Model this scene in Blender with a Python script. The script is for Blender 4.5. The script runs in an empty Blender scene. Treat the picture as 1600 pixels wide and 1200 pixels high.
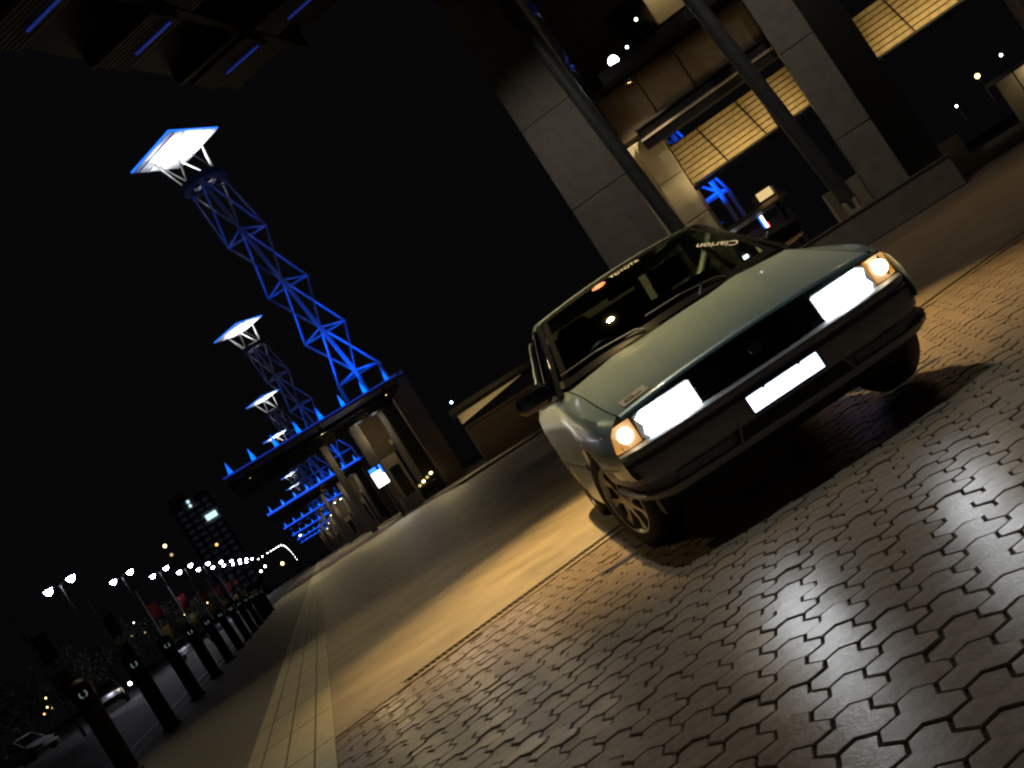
import bpy, math, random
import numpy as np
from mathutils import Vector, Matrix
R = math.radians
random.seed(7)
scene = bpy.context.scene
COL = scene.collection

# ------------------------------------------------------------------ camera, sky, exposure
CAM_F, CAM_ROLL, CAM_PITCH, CAM_H = 1680.0, R(32.6), R(2.24), 0.85
cam_d = bpy.data.cameras.new('camera'); cam = bpy.data.objects.new('camera', cam_d); COL.objects.link(cam)
cam_d.sensor_width = 36.0; cam_d.lens = CAM_F / 1600 * 36.0; cam_d.clip_start = 0.02; cam_d.clip_end = 5000
_F = Vector((0, math.cos(CAM_PITCH), math.sin(CAM_PITCH))); _U = Vector((0, -math.sin(CAM_PITCH), math.cos(CAM_PITCH))); _R = Vector((1, 0, 0))
_c, _s = math.cos(CAM_ROLL), math.sin(CAM_ROLL)
_X = _c*_R - _s*_U; _Y = _s*_R + _c*_U
cam.matrix_world = Matrix(((_X.x, _Y.x, -_F.x, 0), (_X.y, _Y.y, -_F.y, 0), (_X.z, _Y.z, -_F.z, CAM_H), (0, 0, 0, 1)))
scene.camera = cam

world = bpy.data.worlds.new('World'); scene.world = world; world.use_nodes = True
wn = world.node_tree; wn.nodes.clear()
sky = wn.nodes.new('ShaderNodeTexSky'); sky.sky_type = 'NISHITA'; sky.sun_disc = False
sky.sun_elevation = R(-3.5); sky.sun_rotation = R(200)
bg = wn.nodes.new('ShaderNodeBackground'); bg.inputs['Strength'].default_value = 0.004
wo = wn.nodes.new('ShaderNodeOutputWorld')
bg2 = wn.nodes.new('ShaderNodeBackground'); bg2.inputs['Color'].default_value = (.0021, .0018, .0022, 1); bg2.inputs['Strength'].default_value = 1.0
addn = wn.nodes.new('ShaderNodeAddShader')
wn.links.new(sky.outputs[0], bg.inputs[0]); wn.links.new(bg.outputs[0], addn.inputs[0]); wn.links.new(bg2.outputs[0], addn.inputs[1]); wn.links.new(addn.outputs[0], wo.inputs[0])
scene.view_settings.view_transform = 'Standard'; scene.view_settings.look = 'None'
scene.view_settings.exposure = 0.0; scene.view_settings.gamma = 1.0
scene.cycles.use_denoising = True; scene.cycles.filter_width = 2.3
scene.cycles.max_bounces = 8; scene.cycles.glossy_bounces = 5; scene.cycles.transparent_max_bounces = 16
scene.cycles.caustics_reflective = False; scene.cycles.caustics_refractive = False

# ------------------------------------------------------------------ helpers
def mat(name, col, rough=0.6, metal=0.0, spec=0.5, noise=0.0, nscale=8.0, bump=0.0, bscale=60.0, coat=0.0, col2=None, emis=None, estr=0.0, aniso=None):
    m = bpy.data.materials.new(name); m.use_nodes = True
    nt = m.node_tree; b = nt.nodes['Principled BSDF']
    b.inputs['Base Color'].default_value = (*col, 1); b.inputs['Roughness'].default_value = rough
    b.inputs['Metallic'].default_value = metal; b.inputs['Specular IOR Level'].default_value = spec
    b.inputs['Coat Weight'].default_value = coat; b.inputs['Coat Roughness'].default_value = 0.06
    tc = nt.nodes.new('ShaderNodeTexCoord')
    if noise or col2:
        n = nt.nodes.new('ShaderNodeTexNoise'); n.inputs['Scale'].default_value = nscale; n.inputs['Detail'].default_value = 6; n.inputs['Roughness'].default_value = .65
        nt.links.new(tc.outputs['Object'], n.inputs['Vector'])
        cr = nt.nodes.new('ShaderNodeValToRGB')
        c2 = col2 or tuple(max(0, c*(1-noise)) for c in col)
        c1 = col if col2 else tuple(min(1, c*(1+noise)) for c in col)
        cr.color_ramp.elements[0].position = .32; cr.color_ramp.elements[1].position = .7
        cr.color_ramp.elements[0].color = (*c2, 1); cr.color_ramp.elements[1].color = (*c1, 1)
        nt.links.new(n.outputs['Fac'], cr.inputs['Fac']); nt.links.new(cr.outputs['Color'], b.inputs['Base Color'])
        mr = nt.nodes.new('ShaderNodeMapRange'); mr.inputs['To Min'].default_value = max(.02, rough*.8); mr.inputs['To Max'].default_value = min(1, rough*1.2)
        nt.links.new(n.outputs['Fac'], mr.inputs['Value']); nt.links.new(mr.outputs[0], b.inputs['Roughness'])
    if bump:
        n2 = nt.nodes.new('ShaderNodeTexNoise'); n2.inputs['Scale'].default_value = bscale; n2.inputs['Detail'].default_value = 4
        nt.links.new(tc.outputs['Object'], n2.inputs['Vector'])
        bp = nt.nodes.new('ShaderNodeBump'); bp.inputs['Strength'].default_value = bump; bp.inputs['Distance'].default_value = 0.01
        nt.links.new(n2.outputs['Fac'], bp.inputs['Height']); nt.links.new(bp.outputs[0], b.inputs['Normal'])
    if emis:
        b.inputs['Emission Color'].default_value = (*emis, 1); b.inputs['Emission Strength'].default_value = estr
    return m

def glass_mat(name, tint=(.75, .85, .8), refl=1.0):
    m = bpy.data.materials.new(name); m.use_nodes = True; nt = m.node_tree; nt.nodes.clear()
    o = nt.nodes.new('ShaderNodeOutputMaterial'); t = nt.nodes.new('ShaderNodeBsdfTransparent'); t.inputs[0].default_value = (*tint, 1)
    g = nt.nodes.new('ShaderNodeBsdfGlossy'); g.inputs['Roughness'].default_value = .015
    f = nt.nodes.new('ShaderNodeFresnel'); f.inputs['IOR'].default_value = 1.5
    mx = nt.nodes.new('ShaderNodeMixShader')
    nt.links.new(f.outputs[0], mx.inputs[0]); nt.links.new(t.outputs[0], mx.inputs[1]); nt.links.new(g.outputs[0], mx.inputs[2]); nt.links.new(mx.outputs[0], o.inputs[0])
    return m

class MB:
    def __init__(s): s.v = []; s.f = []
    def add(s, vs, fs):
        o = len(s.v); s.v += [tuple(v) for v in vs]; s.f += [tuple(i+o for i in f) for f in fs]; return s
    def box(s, x0, x1, y0, y1, z0, z1):
        return s.add([(x0,y0,z0),(x1,y0,z0),(x1,y1,z0),(x0,y1,z0),(x0,y0,z1),(x1,y0,z1),(x1,y1,z1),(x0,y1,z1)],
                     [(0,3,2,1),(4,5,6,7),(0,1,5,4),(1,2,6,5),(2,3,7,6),(3,0,4,7)])
    def bbox(s, x0, x1, y0, y1, z0, z1, b=.02):          # box with chamfered edges
        import itertools
        xs, ys, zs = (x0, x1), (y0, y1), (z0, z1); vs = []; idx = {}
        for i, j, k in itertools.product((0, 1), repeat=3):
            sx, sy, sz = (1, -1)[i], (1, -1)[j], (1, -1)[k]
            for a in range(3):
                p = [xs[i]+sx*b, ys[j]+sy*b, zs[k]+sz*b]; p[a] = (xs[i], ys[j], zs[k])[a]
                idx[(i, j, k, a)] = len(vs); vs.append(p)
        fs = []
        q = [(0,0),(1,0),(1,1),(0,1)]
        for a in range(3):
            for side in (0, 1):
                f = []
                for (m, n) in q:
                    ijk = [0, 0, 0]; o = [t for t in range(3) if t != a]; ijk[a] = side; ijk[o[0]] = m; ijk[o[1]] = n
                    f.append(idx[(*ijk, a)])
                fs.append(f)
        for a in range(3):                                # edges along axis a
            o = [t for t in range(3) if t != a]
            for m in (0, 1):
                for n in (0, 1):
                    e = []
                    for side in (0, 1):
                        ijk = [0, 0, 0]; ijk[a] = side; ijk[o[0]] = m; ijk[o[1]] = n; e.append(tuple(ijk))
                    fs.append([idx[(*e[0], o[0])], idx[(*e[0], o[1])], idx[(*e[1], o[1])], idx[(*e[1], o[0])]])
        for i, j, k in itertools.product((0, 1), repeat=3): fs.append([idx[(i,j,k,0)], idx[(i,j,k,1)], idx[(i,j,k,2)]])
        return s.add(vs, fs)
    def tube(s, p0, p1, r, n=8, r1=None, caps=True):
        p0, p1 = Vector(p0), Vector(p1); d = (p1-p0).normalized(); a = d.orthogonal().normalized(); b = d.cross(a); r1 = r if r1 is None else r1
        vs = []
        for k in range(n):
            t = 2*math.pi*k/n; u = a*math.cos(t)+b*math.sin(t); vs += [p0+u*r, p1+u*r1]
        fs = [(2*k, 2*((k+1) % n), 2*((k+1) % n)+1, 2*k+1) for k in range(n)]
        if caps: fs += [tuple(2*k for k in reversed(range(n))), tuple(2*k+1 for k in range(n))]
        return s.add(vs, fs)
    def path(s, pts, r, n=8):
        for a, b in zip(pts, pts[1:]): s.tube(a, b, r, n)
        return s
    def grid(s, P, nu, nv, closed_u=False):               # P[j][i]
        vs = [P[j][i] for j in range(nv) for i in range(nu)]
        fs = []
        for j in range(nv-1):
            for i in range(nu if closed_u else nu-1):
                i2 = (i+1) % nu
                fs.append((j*nu+i, j*nu+i2, (j+1)*nu+i2, (j+1)*nu+i))
        return s.add(vs, fs)
    def prism(s, poly, z0, z1):                            # poly in xy
        n = len(poly)
        return s.add([(x, y, z0) for x, y in poly]+[(x, y, z1) for x, y in poly],
                     [tuple(range(n-1, -1, -1)), tuple(range(n, 2*n))]+[(i, (i+1) % n, n+(i+1) % n, n+i) for i in range(n)])
    def lathe(s, prof, n=24, axis='z', c=(0, 0, 0)):        # prof [(r,h)]
        P = []
        for r, h in prof:
            row = []
            for k in range(n):
                t = 2*math.pi*k/n; a, b = r*math.cos(t), r*math.sin(t)
                row.append({'z': (c[0]+a, c[1]+b, c[2]+h), 'x': (c[0]+h, c[1]+a, c[2]+b), 'y': (c[0]+a, c[1]+h, c[2]+b)}[axis])
            P.append(row)
        return s.grid(P, n, len(P), True)
    def build(s, name, m, parent=None, smooth=False, fix=True):
        me = bpy.data.meshes.new(name); me.from_pydata([tuple(v) for v in s.v], [], s.f)
        if fix:
            import bmesh
            bm = bmesh.new(); bm.from_mesh(me); bmesh.ops.recalc_face_normals(bm, faces=bm.faces); bm.to_mesh(me); bm.free()
        if m: me.materials.append(m)
        if smooth:
            for p in me.polygons: p.use_smooth = True
            try: me.set_sharp_from_angle(angle=R(38))
            except Exception: pass
        o = bpy.data.objects.new(name, me); COL.objects.link(o)
        if parent: o.parent = parent
        return o

def tag(o, label=None, cat=None, group=None, kind=None):
    if label: o['label'] = label
    if cat: o['category'] = cat
    if group: o['group'] = group
    if kind: o['kind'] = kind
    return o
def empty(name, loc=(0, 0, 0), rz=0.0, label=None, cat=None, group=None):
    o = bpy.data.objects.new(name, None); COL.objects.link(o); o.location = loc; o.rotation_euler = (0, 0, rz)
    o.empty_display_size = .1
    return tag(o, label, cat, group)
def part(name, m, parent, *boxes, bev=0.0):
    b = MB()
    for x in boxes: b.bbox(*x, b=bev) if bev else b.box(*x)
    return b.build(name, m, parent)
def copy_tree(o, parent=None):
    c = o.copy(); COL.objects.link(c)
    if parent: c.parent = parent
    for ch in list(o.children): copy_tree(ch, c)
    return c
def text_obj(name, body, size, M, m, parent, depth=.0015):
    cu = bpy.data.curves.new(name, 'FONT'); cu.body = body; cu.size = size; cu.extrude = depth; cu.align_x = 'CENTER'; cu.align_y = 'CENTER'
    t = bpy.data.objects.new(name, cu); COL.objects.link(t)
    dg = bpy.context.evaluated_depsgraph_get(); me = bpy.data.meshes.new_from_object(t.evaluated_get(dg))
    bpy.data.objects.remove(t); bpy.data.curves.remove(cu)
    me.transform(M); me.materials.clear(); me.materials.append(m)
    o = bpy.data.objects.new(name, me); COL.objects.link(o); o.parent = parent; return o
def frame(o, x, y):                                         # matrix from origin, x dir, y dir
    x = Vector(x).normalized(); z = x.cross(Vector(y)).normalized(); y = z.cross(x)
    return Matrix(((x.x, y.x, z.x, o[0]), (x.y, y.y, z.y, o[1]), (x.z, y.z, z.z, o[2]), (0, 0, 0, 1)))
def lamp(name, kind, loc, power, col, parent=None, aim=None, size=None, spot=None, blend=.5, rad=.1):
    d = bpy.data.lights.new(name, kind); d.energy = power; d.color = col
    if kind == 'SPOT': d.spot_size = R(spot); d.spot_blend = blend; d.shadow_soft_size = rad
    elif kind == 'POINT': d.shadow_soft_size = rad
    elif kind == 'AREA':
        d.shape = 'RECTANGLE' if len(size) > 1 else 'DISK'; d.size = size[0]
        if len(size) > 1: d.size_y = size[1]
    o = bpy.data.objects.new(name, d); COL.objects.link(o); o.location = loc
    if parent: o.parent = parent
    if aim is not None: o.rotation_euler = (Vector(aim)-Vector(loc)).to_track_quat('-Z', 'Y').to_euler()
    o['kind'] = 'helper'
    return o

BA = R(13.4)                                                # boulevard runs 13.4 deg left of the view axis
SD = Vector((-math.sin(BA), math.cos(BA), 0)); TD = Vector((math.cos(BA), math.sin(BA), 0))
def BV(s, t, z=0): return SD*s + TD*t + Vector((0, 0, z))
NA = R(-20.0)                                               # near pavilion frame
def NV(x, y, z=0): return Vector((math.cos(NA)*x-math.sin(NA)*y, math.sin(NA)*x+math.cos(NA)*y, z))

# ------------------------------------------------------------------ materials
M = dict(
 paver=mat('paver_concrete', (.33, .245, .18), .31, noise=.38, nscale=20, bump=.12, bscale=90, spec=.34),
 joint=mat('joint_sand', (.06, .046, .038), .95, noise=.4, nscale=90, bump=.6, bscale=150),
 tan=mat('tan_paving', (.37, .295, .21), .52, noise=.30, nscale=1.6, bump=.35, bscale=90, spec=.28),
 band=mat('pale_band_paving', (.52, .46, .31), .55, noise=.16, nscale=12, bump=.3, bscale=120),
 walk=mat('grey_paving', (.09, .08, .066), .6, noise=.35, nscale=1.2, bump=.4, bscale=70),
 asphalt=mat('asphalt', (.06, .057, .052), .55, noise=.3, nscale=14, bump=.5, bscale=160),
 soil_tan=mat('bedding_sand', (.16, .125, .09), .9, noise=.3, nscale=40),
 soil=mat('dark_ground', (.03, .03, .025), .9, noise=.3, nscale=.3),
 kerb=mat('kerb_concrete', (.42, .37, .32), .7, noise=.15, nscale=9),
 paint=mat('line_paint', (.55, .52, .40), .6, noise=.25, nscale=20),
 steel_dark=mat('dark_steel', (.035, .035, .04), .45, metal=.5, noise=.2, nscale=12),
 grate=mat('grate_iron', (.15, .12, .09), .5, metal=.3, noise=.3, nscale=40),
 black=mat('black_paint', (.009, .009, .010), .5, noise=.2, nscale=30),
 concrete=mat('precast_concrete', (.33, .305, .27), .75, noise=.16, nscale=3.2, bump=.25, bscale=40),
 concrete_d=mat('brown_panel', (.20, .155, .115), .7, noise=.18, nscale=4, bump=.2, bscale=40),
 beige=mat('beige_panel', (.58, .51, .37), .6, noise=.08, nscale=5),
 timber=mat('timber_slat', (.50, .38, .19), .55, noise=.22, nscale=6),
 tower=mat('tower_steel', (.72, .74, .78), .4, metal=.0, noise=.1, nscale=2),
 pit=mat('drain_pit', (.004, .004, .004), .95, spec=.05),
 white=mat('white_panel', (.8, .8, .78), .5, noise=.05, nscale=3),
 canopy=mat('canopy_metal', (.10, .10, .10), .5, metal=.2, noise=.2, nscale=3),
 louvre=mat('louvre_metal', (.55, .47, .38), .45, noise=.15, nscale=8),
 soffit=mat('soffit_slat_metal', (.13, .115, .10), .5, noise=.15, nscale=8),
 rubber=mat('tyre_rubber', (.014, .014, .014), .75, bump=.3, bscale=80),
 alloy=mat('wheel_alloy', (.50, .49, .47), .35, metal=.7, noise=.12, nscale=20),
 carpaint=mat('silver_green_paint', (.245, .335, .35), .34, metal=.25, coat=.35, noise=.05, nscale=30),
 bumper=mat('bumper_plastic', (.26, .255, .27), .42, noise=.12, nscale=25, spec=.5),
 trim=mat('black_trim', (.012, .012, .014), .4, noise=.2, nscale=30),
 gloss=mat('gloss_black', (.015, .015, .018), .12, coat=.5),
 seat=mat('seat_fabric', (.03, .03, .034), .9, noise=.2, nscale=60),
 chrome=mat('chrome', (.8, .8, .8), .15, metal=1.0),
 sticker_w=mat('sticker_white', (.85, .85, .82), .6),
 sticker_r=mat('sticker_red', (.75, .02, .02), .5),
 bark=mat('bark', (.10, .08, .06), .9, noise=.3, nscale=12, bump=.6, bscale=30),
 leaf=mat('leaf', (.04, .05, .022), .6, noise=.4, nscale=2),
 flag_r=mat('banner_red', (.45, .03, .025), .7, noise=.1, nscale=4),
 flag_y=mat('banner_yellow', (.55, .38, .04), .7, noise=.1, nscale=4),
 hi_rise=mat('tower_block_wall', (.22, .20, .20), .7, noise=.15, nscale=.3),
 mirror=mat('prism_sheeting', (.97, .97, .98), 0.0, metal=1.0),
 mirror_dim=mat('dimmed_reflector', (.32, .35, .34), 0.0, metal=1.0),  # mirror colour darkened to stand in for the flash fading with distance
 plate=mat('plate_white', (.8, .8, .82), .5), plate_b=mat('plate_blue', (.03, .10, .55), .4),
)
def em(name, col, s):
    return mat(name, (.3, .3, .3), .4, emis=col, estr=s)
E_ = dict(
 head=em('headlamp_glow', (.93, .97, 1.0), 11), amber=em('indicator_glow', (1.0, .40, .05), .5), amber_hot=em('indicator_bulb', (1.0, .80, .5), 9),
 street=em('street_lamp_glow', (.78, .76, 1.0), 60), street_far=em('far_lamp_glow', (.9, .92, .95), 22), white=em('white_lamp_glow', (.95, .97, 1.0), 14), cool=em('cool_lamp_glow', (.5, .9, 1.0), 10),
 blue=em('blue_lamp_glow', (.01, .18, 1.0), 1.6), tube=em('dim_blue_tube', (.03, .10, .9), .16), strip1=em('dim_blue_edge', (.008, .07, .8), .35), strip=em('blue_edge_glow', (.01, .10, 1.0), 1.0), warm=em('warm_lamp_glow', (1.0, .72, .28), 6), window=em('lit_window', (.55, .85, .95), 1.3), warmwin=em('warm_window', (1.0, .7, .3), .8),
 signw=em('sign_white', (1.0, .97, .85), 3.5), signb=em('sign_blue', (.02, .16, 1.0), 3.0), signr=em('sign_red', (1.0, .05, .04), 2.0), panefill=em('pane_fill_glow', (.5, .5, .7), .008), orange=em('orange_lamp', (1.0, .45, .1), 3),
)
GL = glass_mat('car_glass', (.48, .55, .52))
GL_D = glass_mat('dark_glass', (.25, .28, .27))

# ------------------------------------------------------------------ ground
def clip(poly, n, d):                                       # keep n.p >= d
    out = []
    for i in range(len(poly)):
        a, b = poly[i], poly[(i+1) % len(poly)]; fa = n[0]*a[0]+n[1]*a[1]-d; fb = n[0]*b[0]+n[1]*b[1]-d
        if fa >= 0: out.append(a)
        if fa*fb < 0:
            k = fa/(fa-fb); out.append((a[0]+k*(b[0]-a[0]), a[1]+k*(b[1]-a[1])))
    return out
def bquad(s0, s1, t0, t1): return [tuple(BV(s, t)[:2]) for s, t in ((s0, t0), (s0, t1), (s1, t1), (s1, t0))]
DA = Vector((-1.40, 6.04, 0)); DD = Vector((1, .475, 0)).normalized(); DN = Vector((-DD.y, DD.x, 0))
dn = (DN.x, DN.y); dd0 = DN.dot(DA)
T_BAND0, T_BAND1, T_KERB = -1.02, -.42, -3.05
def slab(name, poly, m, z1, z0, parent=None):
    o = MB().prism(poly, z0, z1).build(name, m, parent)
    if not parent: tag(o, kind='structure')
    return o
slab('ground', [(-1600, -300), (1600, -300), (1600, 2600), (-1600, 2600)], M['soil'], -.16, -.5)
slab('road', bquad(-25, 700, -17.5, T_KERB-.16), M['asphalt'], -.12, -.158)
for k, (t, w) in enumerate(((-4.05, .11),)):
    slab('lane_line', bquad(-20, 420, t-w/2, t+w/2), M['paint'], -.116, -.12)
slab('kerb', bquad(-25, 500, T_KERB-.15, T_KERB), M['kerb'], .004, -.2)
slab('footpath', bquad(-20, 500, T_KERB, T_BAND0), M['walk'], 0, -.15)
band = slab('paving_band', bquad(-20, 400, T_BAND0, T_BAND1), M['band'], .006, -.15)
for tg in (-.90, -.72, -.54): slab('band_groove', bquad(-20, 60, tg-.006, tg+.006), M['walk'], .0075, .006, band)
for sg in range(4, 40): slab('band_groove', bquad(sg*1.2-.006, sg*1.2+.006, T_BAND0+.01, T_BAND1-.01), M['walk'], .0072, .006, band)
big = bquad(-14, 420, T_BAND1, 90)
slab('plaza', clip(big, dn, dd0+.10), M['tan'], 0, -.15)
pz = clip(clip(bquad(-14, 30, T_BAND1, 30), (-dn[0], -dn[1]), -(dd0-.10)), (0, 1), -2.0)
paving = slab('paver_bed', pz, M['joint'], -.010, -.15)
# terrace edge in front of the far pavilions
terr = slab('terrace', bquad(58, 420, 8.6, 60), M['tan'], .14, -.1)
slab('terrace_kerb', bquad(57.8, 420, 8.3, 8.6), M['kerb'], .16, -.1)

# pavers
PS = .94
U2, V2 = Vector((.116, -.121))*PS, Vector((-.046, -.173))*PS
T5 = [Vector((0, 0)), Vector((.050, .020))*PS, Vector((.093, -.017))*PS, Vector((.078, -.072))*PS, U2]
c1 = Vector((.103, -.173))*PS
pol = [T5[0], T5[1], T5[2], T5[3], U2, c1, V2+T5[2], V2+T5[1], V2+T5[0], V2+T5[3]-U2, V2+T5[2]-U2, c1-U2]
cen = sum(pol, Vector((0, 0)))/12; pol = [p-cen for p in pol]
area = sum(pol[i].x*pol[(i+1) % 12].y-pol[(i+1) % 12].x*pol[i].y for i in range(12))
if area < 0: pol.reverse()
def inset(P, d):
    n = len(P); out = []
    for i in range(n):
        a, b, c = P[i-1], P[i], P[(i+1) % n]; e1 = (b-a).normalized(); e2 = (c-b).normalized()
        n1 = Vector((-e1.y, e1.x)); n2 = Vector((-e2.y, e2.x)); k = d/max(.35, 1+n1.dot(n2)); out.append(b+(n1+n2)*k)
    return out
rings = [(inset(pol, .0036), -.05), (inset(pol, .0036), -.004), (inset(pol, .0060), 0.0)]
pv, pf = [], []
for ring, z in rings: pv += [(p.x, p.y, z) for p in ring]
for j in range(2):
    for i in range(12): pf.append((j*12+i, j*12+(i+1) % 12, (j+1)*12+(i+1) % 12, (j+1)*12+i))
pf.append(tuple(range(24, 36)))
paver_me = bpy.data.meshes.new('paver'); paver_me.from_pydata(pv, [], pf); paver_me.materials.append(M['paver'])
spots = []
for i in range(-65, 95):
    for j in range(-95, 65):
        p = Vector((.25, 2.33))+U2*i+V2*j
        if p.y < -1.2 or p.x > 6.5 or p.x < -4: continue
        if dn[0]*p.x+dn[1]*p.y > dd0-.14: continue
        if p.x*TD.x+p.y*TD.y < T_BAND1-.04: continue
        spots.append(p)
def screen(p):
    v = Vector((p.x, p.y, 0))-Vector((0, 0, CAM_H)); z = v.dot(_F)
    return (800+CAM_F*v.dot(_X)/z, 600-CAM_F*v.dot(_Y)/z, z) if z > .1 else (1e9, 1e9, z)
inview = [p for p in spots if -20 < screen(p)[0] < 1620 and -20 < screen(p)[1] < 1220 and not (1.0 < p.x+.0 and p.y > 4.7 and p.x < 2.0)]
inview.sort(key=lambda p: screen(p)[2]); nearset = set(id(p) for p in inview[:300])
rest = MB(); rnd = random.Random(3)
for p in spots:
    dz = rnd.uniform(-.0035, .0015); tx, ty = rnd.gauss(0, .014), rnd.gauss(0, .014)
    if id(p) in nearset:
        o = bpy.data.objects.new('paver', paver_me); COL.objects.link(o); o.location = (p.x, p.y, dz); o.rotation_euler = (tx, ty, rnd.uniform(-.012, .012)); o.parent = paving
    else:
        rest.add([(x+p.x, y+p.y, z+dz+y*tx-x*ty) for x, y, z in pv], pf)
o = rest.build('paver_field', M['paver'], paving, fix=False); tag(o, kind='stuff')
# border course along the drain, left end, and score lines of the band
def along(a, b): return DA+DD*a+DN*b
for k in range(-9, 27):
    a0 = k*.26
    for b0, b1 in ((.064, .135), (-.135, -.064)) if k >= 0 else ((.046, .135), (-.044, .044), (-.135, -.046)):
        P = [along(a0+.002, b0), along(a0+.258, b0), along(a0+.258, b1), along(a0+.002, b1)]
        if max(p.dot(TD) for p in P) < T_BAND1+.02: continue
        MB().prism([(p.x, p.y) for p in P], -.06, .0042).build('border_block', M['tan'], paving)
slab('border_bed', [tuple(along(a, b)[:2]) for a, b in ((-2.4, -.18), (9.5, -.18), (9.5, .12), (-2.4, .12))], M['soil_tan'], -.005, -.15, paving)
drain = empty('drain_grate', tuple(DA), math.atan2(DD.y, DD.x), 'long narrow dark slotted drain grate crossing the paving behind the car', 'drain')
part('channel', M['pit'], drain, (0, 7.2, -.058, .058, -.0048, -.0036))
part('edge_rail', M['grate'], drain, (0, 7.2, -.063, -.055, -.0048, .005)); part('edge_rail', M['grate'], drain, (0, 7.2, .055, .063, -.0048, .005))
gb = MB().box(-.0075, .0075, -.0548, .0548, -.0034, .0025); g0 = gb.build('grate_bar', M['grate'], drain); g0.location = (.015, 0, 0)
for k in range(1, 177):
    o = g0.copy(); COL.objects.link(o); o.location = (.015+k*.0405, 0, 0)

# ------------------------------------------------------------------ main car
CAR = empty('sedan_car', (0.972, 4.62, 0), R(2.68), 'silver green sedan with blazing headlights parked nose on across the paving', 'car')
CAR.scale = (.965, 1, 1); CAR.rotation_euler = (0, -R(.8), R(2.68))
def interp(y, xs, ys): return float(np.interp(y, xs, ys))
YS = [.02, .12, .35, .75, 1.10, 1.6, 2.4, 3.2, 3.7, 4.05, 4.15]
TW = [.755, .795, .820, .828, .828, .828, .828, .825, .81, .78, .74]
TS = [.60, .64, .695, .765, .815, .82, .825, .83, .84, .83, .80]
TE = [.675, .685, .695, .70, .715, .74, .74, .72, .70, .68, .64]
TZ = [.668, .688, .738, .832, .895, .90, .905, .92, .95, .94, .92]
def smooth_tab(y, T, w=.10): return sum(interp(y+d*w, YS, T)*g for d, g in ((-1, .2), (-.5, .2), (0, .2), (.5, .2), (1, .2)))
WY, WR = (.80, 3.22), .285
def half_section(y):
    w, zs, we, ze = (smooth_tab(y, T) for T in (TW, TS, TE, TZ))
    zb = .19 if y > .5 else .40
    for wy in WY:
        d = abs(y-wy)
        if d < .325: zb = max(zb, .275+math.sqrt(max(0, .325**2-d*d)))
    flare = 0.012*max(0, 1-min(abs(y-wy) for wy in WY)/.36)
    za, zm = max(zb+.03, .33), max(zb+.05, .52)
    zm2 = max(zm+.03, zs-.10)
    return [(w-.09, zb-.005), (w-.01+flare, zb), (w+flare, za), (w+.004+flare*.8, zm), (w+.002, zm2), (w-.018, zs), (w-.05, zs+.035*1.0+.0*(ze-zs)), (we+.012, ze-.004), (we, ze)]
ys = [.05+k*.05 for k in range(83)]
body = MB()
for sgn in (1, -1):
    P = [[(sgn*x, y, z) for x, z in half_section(y)] for y in ys]
    body.grid(P, 9, len(ys))
# tail and rear deck
body.grid([[(x, y, smooth_tab(y, TZ)+.02*(1-(x/.7)**2)) for x in np.linspace(-smooth_tab(y, TE), smooth_tab(y, TE), 9)] for y in np.arange(3.4, 4.2, .1)], 9, 8)
body.box(-.74, .74, 4.10, 4.14, .22, .92)
body.build('body', M['carpaint'], CAR, smooth=True)
part('underbody', M['black'], CAR, (-.70, .70, .35, 4.05, .17, .26), (-.55, .55, .12, .35, .24, .6))
part('front_panel', M['trim'], CAR, (-.735, .735, .105, .13, .35, .665))
for sgn in (1, -1):
    for wy in WY:
        MB().box(min(sgn*.50, sgn*.56), max(sgn*.50, sgn*.56), wy-.34, wy+.34, .2, .64).build('wheel_well', M['black'], CAR)
# bonnet
hy = [.030, .036, .05, .08, .13, .2, .3, .45, .6, .75, .9, 1.0, 1.055]
hz_off = {0: -.020, 1: -.008, 2: -.001}
P = []
for j, y in enumerate(hy):
    we, ze = smooth_tab(y, TE)-.006, smooth_tab(y, TZ)+.002
    row = []
    for u in np.linspace(-1, 1, 25):
        cr = .028*(1-u*u)+.010*math.exp(-((abs(u)-.55)/.12)**2)*min(1, y/.4)
        yy = y-.035*(1-u*u)*(1 if y < .6 else 1)
        row.append((u*we, yy, ze+cr+hz_off.get(j, 0)))
    P.append(row)
hood = MB().grid(P, 25, len(hy)).build('bonnet', M['carpaint'], CAR, smooth=True)
hood_P = P
# learner style plate on the bonnet
def hood_z(x, y):
    we = smooth_tab(y, TE); u = x/we; return smooth_tab(y, TZ)+.002+.028*(1-u*u)+.010*math.exp(-((abs(u)-.55)/.12)**2)*min(1, y/.4)
px0, py0 = -.555, .135
n_ = Vector((-(hood_z(px0+.02, py0)-hood_z(px0-.02, py0))/.04, -(hood_z(px0, py0+.02)-hood_z(px0, py0-.02))/.04, 1)).normalized()
pm = MB().bbox(-.072, .072, -.062, .062, 0, .003, b=.001); 
xd = Vector((1, 0, 0)); xd = (xd-n_*xd.dot(n_)).normalized(); yd = n_.cross(xd)
o0 = Vector((px0, py0, hood_z(px0, py0)+.006))
Mf = frame(o0, xd, yd); pm.v = [tuple(Mf @ Vector(v)) for v in pm.v]
pp = pm.build('p_plate', mat('p_plate_card', (.52, .44, .36), .6), hood)
text_obj('letter', 'P', .13, frame(o0+n_*.004, yd, -xd), mat('p_plate_letter', (.05, .06, .07), .6), pp)

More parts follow.
